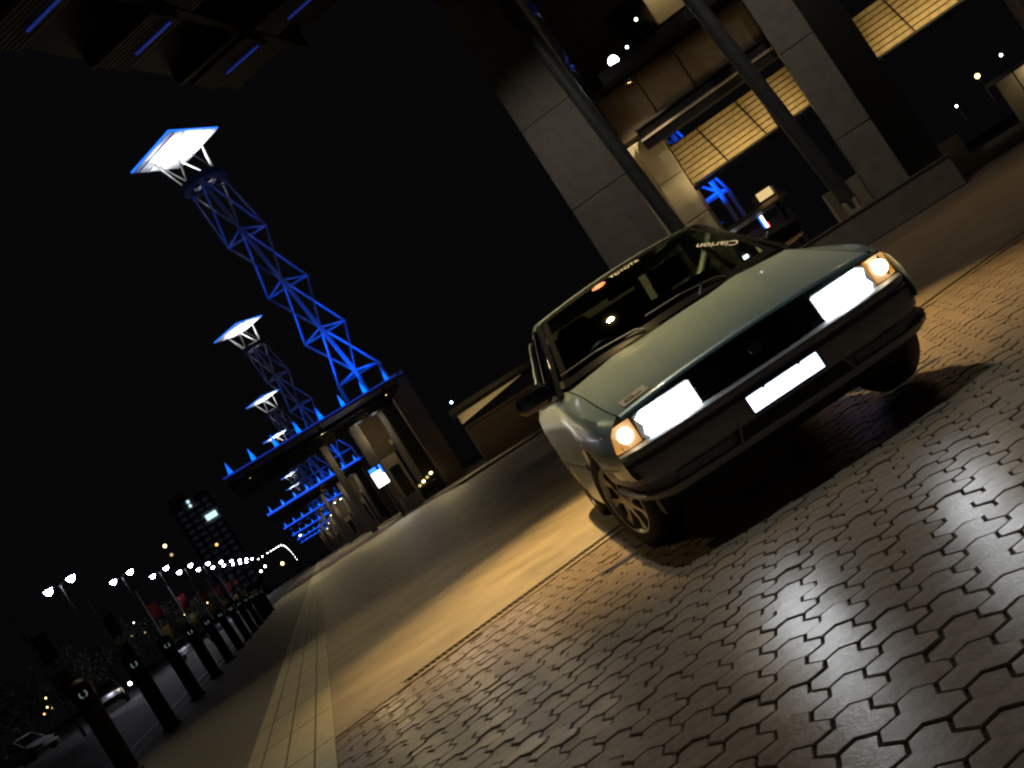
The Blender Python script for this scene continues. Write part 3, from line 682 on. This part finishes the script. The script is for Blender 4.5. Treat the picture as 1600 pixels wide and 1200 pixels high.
def make_tower(s0, t0, idx, label):
    g = empty('light_tower', tuple(BV(s0, t0, 0)), BA, label, 'light tower', 'light towers along the boulevard')
    lean = Vector((-.116, 0, 1))
    lv = [10.6, 14.5, 18.8, 23.5, 28.3]; rd = [1.95, 1.95, 1.9, 1.85, 1.5]
    def cn(i, k):
        a = R(-90+120*k-8); b = lean*(lv[i]-lv[0]); return Vector((b.x+rd[i]*math.cos(a), b.y+rd[i]*math.sin(a), lv[i]))
    far = idx > 3
    allb = MB() if far else None
    def member(a, b, r, name):
        if far: allb.tube(a, b, r*1.2, 5)
        else: MB().tube(a, b, r, 8).build(name, M['tower'], g, smooth=True)
    for i in range(5):
        for k in range(3): member(cn(i, k), cn(i, (k+1) % 3), .09, 'cross_beam')
        if i == 4: break
        member(cn(i, 0), cn(i+1, 0), .15, 'chord')
        for k in (0, 2):
            k2 = (k+1) % 3; r = .085 if 0 in (k, k2) else .045
            member(cn(i, k), cn(i+1, k2), r, 'brace'); member(cn(i, k2), cn(i+1, k), r, 'brace')
        if i == 3:
            for k in (1, 2): member(cn(i, k), cn(i+1, k), .07, 'chord')
    for k in range(3): member(Vector((cn(0, k).x, cn(0, k).y, 8.3)), cn(0, k), .14, 'leg')
    if far: allb.build('truss', M['tower'], g)
    b4 = lean*(28.0-10.6)
    ring = MB().lathe([(1.35, 28.0), (1.75, 28.05), (1.8, 28.5), (1.4, 28.6), (.9, 28.45), (.9, 28.1), (1.35, 28.0)], 20, 'z', (b4.x, b4.y, 0)).build('platform_ring', M['canopy'], g)
    # cap: square mirror plate on struts, slightly tilted
    cz = 31.3
    def cp(a, b, dz=0): 
        return Vector((b4.x-.5+(a-b)*1.72, b4.y+(a+b)*1.85, cz+dz+.05*a+.03*b))
    cap = MB().add([cp(-1, -1), cp(1, -1), cp(1, 1), cp(-1, 1), cp(-1, -1, .14), cp(1, -1, .14), cp(1, 1, .14), cp(-1, 1, .14)],
             [(0, 3, 2, 1), (4, 5, 6, 7), (0, 1, 5, 4), (1, 2, 6, 5), (2, 3, 7, 6), (3, 0, 4, 7)]).build('cap_plate', M['white'], g)
    eg = MB()
    for a, b in (((-1, -1), (1, -1)), ((-1, -1), (-1, 1))): eg.tube(cp(a[0]*1.015, a[1]*1.015, .10), cp(b[0]*1.015, b[1]*1.015, .10), .06, 6)
    eg.build('edge_light', E_['blue'], cap)
    if not far:
        for k in range(5): 
            a = -.8+k*.4; MB().tube(cp(a, -.98, -.05), cp(a, .98, -.05), .045, 4).build('plate_rib', M['white'], cap)
    for k in range(4):
        a = R(45+90*k); p = Vector((b4.x+1.5*math.cos(a), b4.y+1.5*math.sin(a), 28.5))
        for q in ((-.55, -.55), (.55, -.55), (.55, .55), (-.55, .55)):
            qq = cp(*q, -.02)
            if (Vector((qq.x, qq.y, 0))-Vector((p.x, p.y, 0))).length < 2.2: MB().tube(p, qq, .06, 5).build('cap_strut', M['white'], g)
    lamp('cap_light', 'SPOT', (b4.x, b4.y, 28.75), 3600, (.95, .97, 1.0), g, aim=(b4.x-.3, b4.y, 40), spot=110, blend=.8, rad=.5)
    for dx, dy in ((-2.0, -3.0), (2.2, -2.8)):
        lamp('blue_flood', 'SPOT', (dx, dy, 8.7), {1: 1700, 2: 600}.get(idx, 700 if idx < 9 else 2600), (.0, .075, 1), g, aim=(b4.x*.4, .2, 19), spot=105, blend=.9, rad=.25)
        f = MB().bbox(dx-.25, dx+.25, dy-.2, dy+.2, 8.42, 8.62, b=.03).build('flood_housing', M['steel_dark'], g); MB().box(dx-.2, dx+.2, dy-.15, dy+.15, 8.621, 8.63).build('flood_glass', E_['blue'], f)
    return g
blk = ['pavilion with blue lit canopy fins below the tallest light tower', 'second pavilion along the boulevard, behind the lit sign box', 'third pavilion along the boulevard with a blue canopy edge',
       'fourth pavilion along the boulevard, a thin blue line', 'fifth pavilion along the boulevard, far off', 'farthest pavilion along the boulevard']
twr = ['nearest and tallest blue lit light tower with a white cap', 'second light tower, its white cap left of the tallest tower', 'third light tower, cap just above the canopy', 'fourth light tower hidden mostly behind the canopy',
       'fifth light tower showing under the canopy edge', 'sixth light tower, a small white cap', 'farthest light tower, lowest white cap under the canopy']
for i in range(6): make_block(72+63*i, i+1, blk[i])
for i in range(7): make_tower(77.5+63*i, 9.2, i+1, twr[i])

# ------------------------------------------------------------------ bollards
def make_bollard(s):
    g = empty('bollard', tuple(BV(s, -2.72)), 0, None, 'bollard', 'bollards along the kerb')
    MB().lathe([(.135, 0), (.135, .03), (.105, .045), (.105, .80), (.112, .81), (.112, .83), (.100, .84), (.100, .87), (.116, .885), (.120, 1.02), (.112, 1.07), (.085, 1.11), (.04, 1.13), (.001, 1.135)], 24).build('post', M['black'], g, smooth=True)
    d = Vector((0, 0, CAM_H))-BV(s, -2.72, .97); d.normalize(); 
    rc = corner_cubes(.0045, lambda x, y: .030 < math.hypot(x, y) < .041); Mr = frame(Vector((0, 0, .97))+Vector((d.x, d.y, 0)).normalized()*.122, Vector((-d.y, d.x, 0)), Vector((0, 0, 1)))
    rc.v = [tuple(Mr @ Vector((x, y, z*1.0-.008))) for x, y, z in rc.v]
    rc.build('reflector_ring', M['mirror_dim'], g, fix=False)
    return g
bl_lab = ['nearest bollard, cut by the lower left corner of the picture', 'second bollard from the camera along the kerb', 'third bollard from the camera along the kerb', 'fourth bollard from the camera along the kerb', 'fifth bollard from the camera along the kerb',
 'sixth bollard from the camera along the kerb', 'seventh bollard from the camera along the kerb', 'eighth bollard from the camera along the kerb', 'ninth bollard from the camera along the kerb', 'tenth bollard from the camera along the kerb', 'eleventh bollard from the camera', 'twelfth bollard from the camera']
for k in range(12): make_bollard(12.0+3.15*k)['label'] = bl_lab[k]

# ------------------------------------------------------------------ street lamps
ordn = ['first', 'second', 'third', 'fourth', 'fifth', 'sixth', 'seventh', 'eighth', 'ninth', 'tenth', 'eleventh', 'twelfth', 'thirteenth', 'fourteenth', 'fifteenth', 'sixteenth', 'seventeenth', 'eighteenth', 'nineteenth', 'twentieth', 'twenty-first', 'twenty-second', 'twenty-third', 'twenty-fourth', 'twenty-fifth', 'twenty-sixth']
def street_lamp(p, label, big, double=True, power=None):
    g = empty('street_lamp', tuple(p), BA, label, 'street lamp', 'street lamps along the boulevard'); h = 8.0
    z0 = -p.z-.15; gs = 1.0 if big > 1 else .75
    MB().tube((0, 0, z0), (0, 0, 0.05), .06, 8, r1=.035).build('pole', M['black'], g)
    for sg in ((-1, 1) if double else (0,)):
        a = MB().tube((0, 0, 0), (sg*.62, 0, .12), .035, 6).build('arm', M['black'], g)
        hd = MB().lathe([(.001, .10), (.16, .08), (.36, 0), (.32, -.03)], 14, 'z', (sg*.70, 0, .1)).build('lamp_head', M['steel_dark'], g)
        MB().lathe([(.26*gs, .07), (.25*gs, -.02), (.16*gs, -.10*big), (.001, -.14*big)], 12, 'z', (sg*.70, 0, .07)).build('lamp_glass', E_['street'] if big > 1 else E_['street_far'], g)
    if power: lamp('lamp_light', 'SPOT', (0, 0, -.05), power, (1, .88, .7), g, aim=(0, 0, -5), spot=140, blend=.6, rad=.2)
for k in range(10):
    s = 67+20.5*k
    street_lamp(BV(s, -13.2, 7.6+.006*(s-67)), '%s street lamp from the left in the row of white lights' % ordn[k], 2.2 if k < 6 else 1.6, True, 110 if k < 5 else None)
arc = [(-2.6, 1.60, 290), (-2.35, 1.60, 300), (-2.05, 1.60, 310), (-1.85, 1.60, 320), (-1.70, 1.60, 330), (-1.55, 1.60, 340), (-1.42, 1.59, 350), (-1.28, 1.57, 365), (-1.17, 1.5, 380), (-1.12, 1.40, 395), (-1.08, 1.28, 410), (-1.05, 1.15, 425), (-1.03, 1.0, 440), (-1.01, .85, 460), (-.99, .68, 480), (-.97, .52, 500)]
for k, (a, e, d) in enumerate(arc):
    street_lamp(BV(d*math.cos(R(a)), d*math.sin(R(a)), .86+d*math.tan(R(e))), '%s small light in the far arched string of street lamps, from the left' % ordn[k], 1.0, False)

# ------------------------------------------------------------------ banner poles
M['flag_r'] = mat('banner_red2', (.22, .02, .016), .8); M['flag_y'] = mat('banner_yellow2', (.20, .14, .025), .8)
def banner_pole(s, t, label):
    g = empty('banner_pole', tuple(BV(s, t)), BA, label, 'banner pole', 'banner poles across the road')
    MB().tube((0, 0, -.16), (0, 0, 5.4), .06, 8, r1=.035).build('pole', mat('pole_grey', (.30, .31, .33), .5, noise=.1, nscale=3), g)
    for z0, z1, m in ((3.0, 4.2, 'flag_r'), (1.5, 2.5, 'flag_y')):
        P = [[(.07+.62*u, .06*math.sin(u*5+z0), z0+(z1-z0)*v) for u in np.linspace(0, 1, 6)] for v in (0, .5, 1)]
        o = MB().grid(P, 6, 3).build('banner', M[m], g, smooth=True); md = o.modifiers.new('thick', 'SOLIDIFY'); md.thickness = .012
for k, s in enumerate((45, 59, 74, 89, 104, 119, 134, 149)):
    banner_pole(s, -10.9, '%s banner pole from the left, red banner over a yellow one' % ordn[k])

# ------------------------------------------------------------------ parked cars across the road
def parked_car(s, t, rz, col, label, ute=False, lights=False):
    g = empty('parked_car', tuple(BV(s, t, -.12)), BA+rz, label, 'car', 'cars parked across the road')
    pm_ = mat('parked_paint', col, .3, metal=.2, coat=.6)
    prof = [(0, .35, .45), (.15, .62, .70), (.5, .70, .75), (1.15, .88, .78), (2.2, .92, .80), (3.3, .95, .79), (4.1, .93, .76), (4.4, .75, .70), (4.45, .40, .6)]
    b = MB(); P = []
    for y, z, w in prof: P.append([(-w*.94, y, .22), (-w, y, .35), (-w, y, z*.75), (-w*.92, y, z), (0, y, z+.03), (w*.92, y, z), (w, y, z*.75), (w, y, .35), (w*.94, y, .22)])
    b.grid(P, 9, len(P)); b.build('body', pm_, g, smooth=True)
    y0, y1, y2, y3 = (1.1, 1.75, 2.3, 2.5) if ute else (1.1, 1.8, 3.0, 3.6)
    cab = [(-.70, y0, .88), (.70, y0, .88), (.70, y3, .92), (-.70, y3, .92), (-.55, y1, 1.40), (.55, y1, 1.40), (.55, y2, 1.40), (-.55, y2, 1.40)]
    MB().add(cab, [(0, 1, 5, 4), (1, 2, 6, 5), (2, 3, 7, 6), (3, 0, 4, 7)]).build('windows', GL_D, g)
    MB().bbox(-.56, .56, y1-.03, y2+.03, 1.385, 1.43, b=.02).build('roof', pm_, g)
    for a, c in ((0, 4), (1, 5), (2, 6), (3, 7)): MB().tube(cab[a], cab[c], .035, 5).build('pillar', pm_, g)
    if ute: part('tray', pm_, g, (-.78, .78, 2.6, 4.45, .55, .98), bev=.03)
    for sx_ in (-1, 1):
        for y in (.82, 3.5): MB().lathe([(.001, -.09), (.2, -.09), (.30, -.08), (.31, 0), (.30, .08), (.2, .09), (.001, .09)], 18, 'x', (sx_*.70, y, .31)).build('wheel', M['rubber'], g, smooth=True)
        part('headlight', E_['white'] if lights else M['chrome'], g, (sx_*.55-.14, sx_*.55+.14, -.01 if lights else .06, .05 if lights else .12, .52, .62))
        part('tail_light', M['sticker_r'], g, (sx_*.6-.12, sx_*.6+.12, 4.40, 4.47, .62, .76))
    return g
parked_car(62, -16.6, R(52), (.62, .63, .60), 'pale ute parked at the far left across the road', ute=True)
parked_car(60, -12.6, R(12), (.02, .02, .022), 'dark car with one shining headlight between the first two bollards', lights=False)
parked_car(75, -10.2, R(3), (.55, .55, .56), 'pale car seen behind the third bollard')
parked_car(84, -9.0, R(3), (.6, .6, .6), 'white car seen between the third and fourth bollards')
parked_car(93, -8.4, R(3), (.66, .72, .74), 'white car seen behind the fifth bollard')
fixture('car_spotlight', BV(59.6, -11.35, .62), BV(0, -5, .8), E_['white'], 'single white light shining low across the road beside the second bollard', None, size=.10)

# ------------------------------------------------------------------ trees across the road
def tree(s, t, h, rad, seed, label):
    rr = random.Random(seed); g = empty('tree', tuple(BV(s, t, -.16)), 0, label, 'tree', 'trees across the road')
    tr = MB(); tr.tube((0, 0, 0), (.1, 0, h*.45), .22, 8, r1=.13)
    lim = []
    for k in range(7):
        a = k*2.4+rr.random(); e = Vector((math.cos(a)*rad*.6, math.sin(a)*rad*.6, h*(.6+.05*k))); tr.tube((.1, 0, h*(.3+.02*k)), e, .08, 6, r1=.03); lim.append(e)
    tr.build('trunk', M['bark'], g)
    lf = MB()
    for k in range(34):
        c = Vector((rr.gauss(0, rad*.42), rr.gauss(0, rad*.42), h*.68+rr.gauss(0, h*.15))); r = rad*rr.uniform(.16, .34)
        for q in range(42):
            p = c+Vector((rr.gauss(0, r*.55), rr.gauss(0, r*.55), rr.gauss(0, r*.45))); u = Vector((rr.gauss(0, 1), rr.gauss(0, 1), rr.gauss(0, 1))).normalized(); w = u.orthogonal(); z_ = rr.uniform(.08, .17)
            lf.add([p, p+u*z_+w*z_*.4, p+u*z_*2, p+u*z_-w*z_*.4], [(0, 1, 2, 3)])
    lf.build('crown', M['leaf'], g, fix=False)
tl = [(52, -22, 5.2, 2.6), (64, -20.5, 5.6, 2.8), (76, -21, 5.4, 2.6), (90, -20, 5.8, 2.9), (108, -20, 6, 3), (128, -19, 6, 3), (150, -18.5, 6.2, 3.1), (175, -18, 6.4, 3.2)]
for k, (s, t, h, r) in enumerate(tl): tree(s, t, h, r, 20+k, '%s dark tree from the left beyond the parked cars' % ordn[k])

# far specks of light beyond the trees
def speck(p, m, r, label):
    g = empty('distant_lamp', tuple(p), 0, label, 'lamp', 'distant lights'); MB().lathe([(.001, -r), (r*.8, -r*.6), (r, 0), (r*.8, r*.6), (.001, r)], 8).build('lamp_glass', m, g); MB().tube((0, 0, -p.z-.1), (0, 0, -r), .04, 5).build('pole', M['steel_dark'], g)
def AE(az, el, d): return Vector((math.sin(R(az))*d, math.cos(R(az))*d, CAM_H+math.tan(R(el))*d))
sp = [(-19.5, 4.65, 260, 'warm', .42, 'warm light above the third street lamp, below the lit high-rise'), (-19.45, 4.1, 260, 'warmwin', .38, 'dimmer warm light just under the warm light beside the high-rise'), (-17.35, 3.35, 300, 'orange', .4, 'small orange light right of the high-rise'),
      (-27.6, 1.35, 95, 'warm', .07, 'upper of the warm specks in the trees at far left'), (-27.75, .95, 95, 'warm', .07, 'middle warm speck in the trees at far left'), (-27.6, .80, 96, 'warm', .06, 'lower warm speck in the trees at far left'), (-28.0, .75, 92, 'orange', .08, 'orange speck in the trees at far left'),
      (-27.0, .55, 92, 'warm', .06, 'warm speck just above the pale ute'), (-22.6, 2.2, 120, 'white', .07, 'white speck between the second and third banner poles'), (-23.0, 1.7, 120, 'warmwin', .09, 'dim warm speck left of the third bollard head'), (-22.4, 1.5, 118, 'warmwin', .08, 'dim warm speck above the third bollard head'),
      (-20.4, 1.2, 120, 'warm', .08, 'yellow speck above the fourth bollard'), (-19.2, 1.1, 130, 'warm', .07, 'pale speck above the fifth bollard'),
      (-16.2, 1.0, 330, 'street_far', .30, 'white speck left under the arched string of lamps'), (-15.9, 1.1, 330, 'street_far', .33, 'white speck under the arched string of lamps'), (-15.1, .75, 330, 'warm', .5, 'yellowish cluster of light under the end of the arched string'),
      (-13.6, 1.5, 300, 'street_far', .28, 'white speck at the far end of the pavilion row'),
      (-3.25, 3.15, 95, 'cool', .12, 'upper bluish white lamp beside the dark wall left of the car'), (-3.25, 1.5, 95, 'cool', .13, 'lower bluish white lamp beside the dark wall left of the car')]
for az, el, d, m, r, lb in sp: speck(AE(az, el, d), E_[m], r, lb)

# ------------------------------------------------------------------ high-rise
hr = empty('high_rise', tuple(AE(-17.35, 0, 480)[:2])+(0,), R(17), 'dark far high-rise block with two lit windows near the top', 'building')
part('tower_wall', M['hi_rise'], hr, (-8.5, 8.5, 0, 16, 0, 56)); part('roof_box', M['hi_rise'], hr, (-8, -1, 2, 10, 56, 60))
for fl in range(17):
    part('floor_ledge', M['concrete'], hr, (-8.8, 8.8, -.7, -.002, 4+fl*3.1, 4.6+fl*3.1))
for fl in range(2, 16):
    for cx in (-5.8, -1.9, 1.9, 5.8): part('window', E_['panefill'], hr, (cx-1.3, cx+1.3, -.06, -.003, 5.0+fl*3.1, 6.6+fl*3.1))  # faint glow added to the panes to lift the block off the sky
part('lit_window', E_['window'], hr, (-1.3, -.2, -.5, -.061, 52.4, 55.6)); part('lit_window', E_['window'], hr, (2.0, 7.0, -.8, -.71, 43.5, 46.0))
hr.location.z = -4

# ------------------------------------------------------------------ lit sign by the second pavilion and other small things there
sg = empty('sign_box', tuple(BV(79.5, 6.75)), BA+R(-3), 'lit blue and white sign box on a post before the pavilions', 'sign')
part('post', M['steel_dark'], sg, (-.06, .06, 0, .12, 0, 2.7)); bx = part('box', M['steel_dark'], sg, (-.52, .52, -.06, .2, 2.68, 4.3), bev=.02)
part('screen', E_['signw'], bx, (-.48, .46, -.07, -.062, 2.74, 3.5)); part('screen', E_['signb'], bx, (-.48, .1, -.07, -.062, 3.9, 4.24)); part('screen', E_['signw'], bx, (-.48, .30, -.072, -.064, 3.5, 3.9))
part('screen', E_['signb'], bx, (.302, .46, -.07, -.062, 3.5, 4.24))
lamp('sign_light', 'AREA', (0, -.2, 3.5), 30, (.9, .92, 1), sg, aim=(0, -3, 3.0), size=(.9, 1.4))
cart = empty('vending_cart', tuple(BV(80.3, 9.6, .14)), BA, 'small cart with yellow lights beside the pavilion steps', 'cart')
part('counter', M['steel_dark'], cart, (-.7, .7, 0, .7, .35, 1.0), bev=.03); 
for k in range(4): MB().lathe([(.001, -.1), (.11, -.06), (.13, 0), (.09, .1), (.001, .12)], 10, 'z', (-.6+k*.4, .1, 1.15+.12*k)).build('lamp_globe', E_['warm'] if k % 2 else E_['warmwin'], cart)
for sx_ in (-.6, .6): MB().lathe([(.001, -.04), (.2, -.04), (.2, .04), (.001, .04)], 14, 'x', (sx_, .35, .2)).build('wheel', M['rubber'], cart)
# low building with a lit soffit, left of the car
lb = empty('low_building', tuple(AE(-1.5, 0, 70)[:2])+(0,), R(4), 'low dark building with a tapering lit soffit left of the car', 'building')
part('wall', M['concrete_d'], lb, (-2.2, 7, 4, 10, 0, 3.0)); part('roof', M['canopy'], lb, (-2.6, 9, -1, 10.5, 4.05, 4.3))
MB().add([(-2.3, -.6, 3.1), (2.6, -.6, 3.75), (2.6, -.3, 3.75), (-2.3, -.3, 3.1), (-2.3, -.6, 3.72), (2.6, -.6, 3.80), (2.6, -.3, 3.80), (-2.3, -.3, 3.72)], [(0, 3, 2, 1), (4, 5, 6, 7), (0, 1, 5, 4), (1, 2, 6, 5), (2, 3, 7, 6), (3, 0, 4, 7)]).build('soffit_panel', M['beige'], lb)
part('light_trough', M['steel_dark'], lb, (-2.2, 2.4, -1.9, -1.75, 2.6, 2.66)); 
lamp('trough_light', 'AREA', (0, -1.8, 2.68), 30, (1, .74, .36), lb, aim=(0, -.4, 3.6), size=(4.6, .1))

# things seen through the pavilion behind the car
make_t = make_tower(60, 7.0, 9, 'blue light tower seen through the opening of the near pavilion')
make_t.location = tuple(AE(14.0, 0, 75)[:2])+(-3.6,)
fc = empty('far_canopy', tuple(AE(14.6, 0, 72)[:2])+(0,), R(-14), 'far canopy with a lit end seen under the louvres', 'canopy')
part('roof', M['louvre'], fc, (-3.5, 3.4, 0, 6, 4.35, 4.62)); part('end_light', E_['warmwin'], fc, (1.7, 2.7, -.4, -.05, 4.8, 5.35)); part('end_frame', M['tower'], fc, (1.3, 1.6, -.4, 0, 4.64, 5.3), (2.8, 3.0, -.4, 0, 4.64, 5.3)); part('post', M['steel_dark'], fc, (2.5, 2.8, 2, 2.3, 0, 4.35))
rs = empty('red_white_sign', tuple(AE(15.6, 0, 80)[:2])+(0,), R(-15), 'small lit red white and blue sign seen past the windscreen', 'sign')
part('post', M['steel_dark'], rs, (-.05, .05, .05, .15, 0, 3.4)); part('panel', E_['signb'], rs, (-.22, -.08, 0, .05, 3.5, 4.4)); part('panel', E_['signw'], rs, (-.08, .10, -.01, .04, 3.45, 4.4)); part('panel', E_['signr'], rs, (.10, .2, 0, .05, 3.4, 3.8))
kz = empty('kiosk', tuple(AE(13.6, 0, 85)[:2])+(0,), R(-14), 'low kiosk with small lit windows just above the car', 'kiosk')
part('wall', M['concrete_d'], kz, (-2, 5, 0, 4, 0, 4.0)); part('window', E_['warmwin'], kz, (1.4, 2.1, -.05, -.003, 2.3, 3.2)); part('window', E_['street_far'], kz, (-.1, .6, -.05, -.003, 2.5, 2.75)); part('window', M['timber'], kz, (2.3, 3.0, -.05, -.003, 2.4, 3.3))
# far right: lit low building with lamps
fr = empty('far_right_building', tuple(AE(29.0, 0, 62)[:2])+(0,), R(-29), 'low lit building at the far right edge', 'building')
part('wall', M['beige'], fr, (-1.2, 8, 0, 5, 0, 2.6)); part('roof', M['canopy'], fr, (-1.6, 8.4, -.8, 5.4, 2.6, 2.8))
lamp('porch_light', 'POINT', (.6, -.6, 2.3), 14, (1, .8, .45), fr, rad=.1)
for az, el, r, lb_ in ((28.75, 2.6, .07, 'lamp at the right edge above the low building'), (27.45, 2.4, .13, 'brightest lamp over the low building at far right'), (26.0, 1.75, .06, 'small lamp left of the low building at far right')):
    speck(AE(az, el, 60), E_['warm'] if r > .1 else E_['white'], r, lb_)
bn = empty('low_wall', tuple(AE(25.0, 0, 38)[:2])+(0,), R(-22), 'low pale wall with a box right of the near pavilion', 'wall')
part('block', M['concrete'], bn, (-.7, 3.5, 0, .5, 0, .5), bev=.03); part('box', M['concrete'], bn, (-.9, .3, .8, 1.3, 0, 1.3), bev=.03)
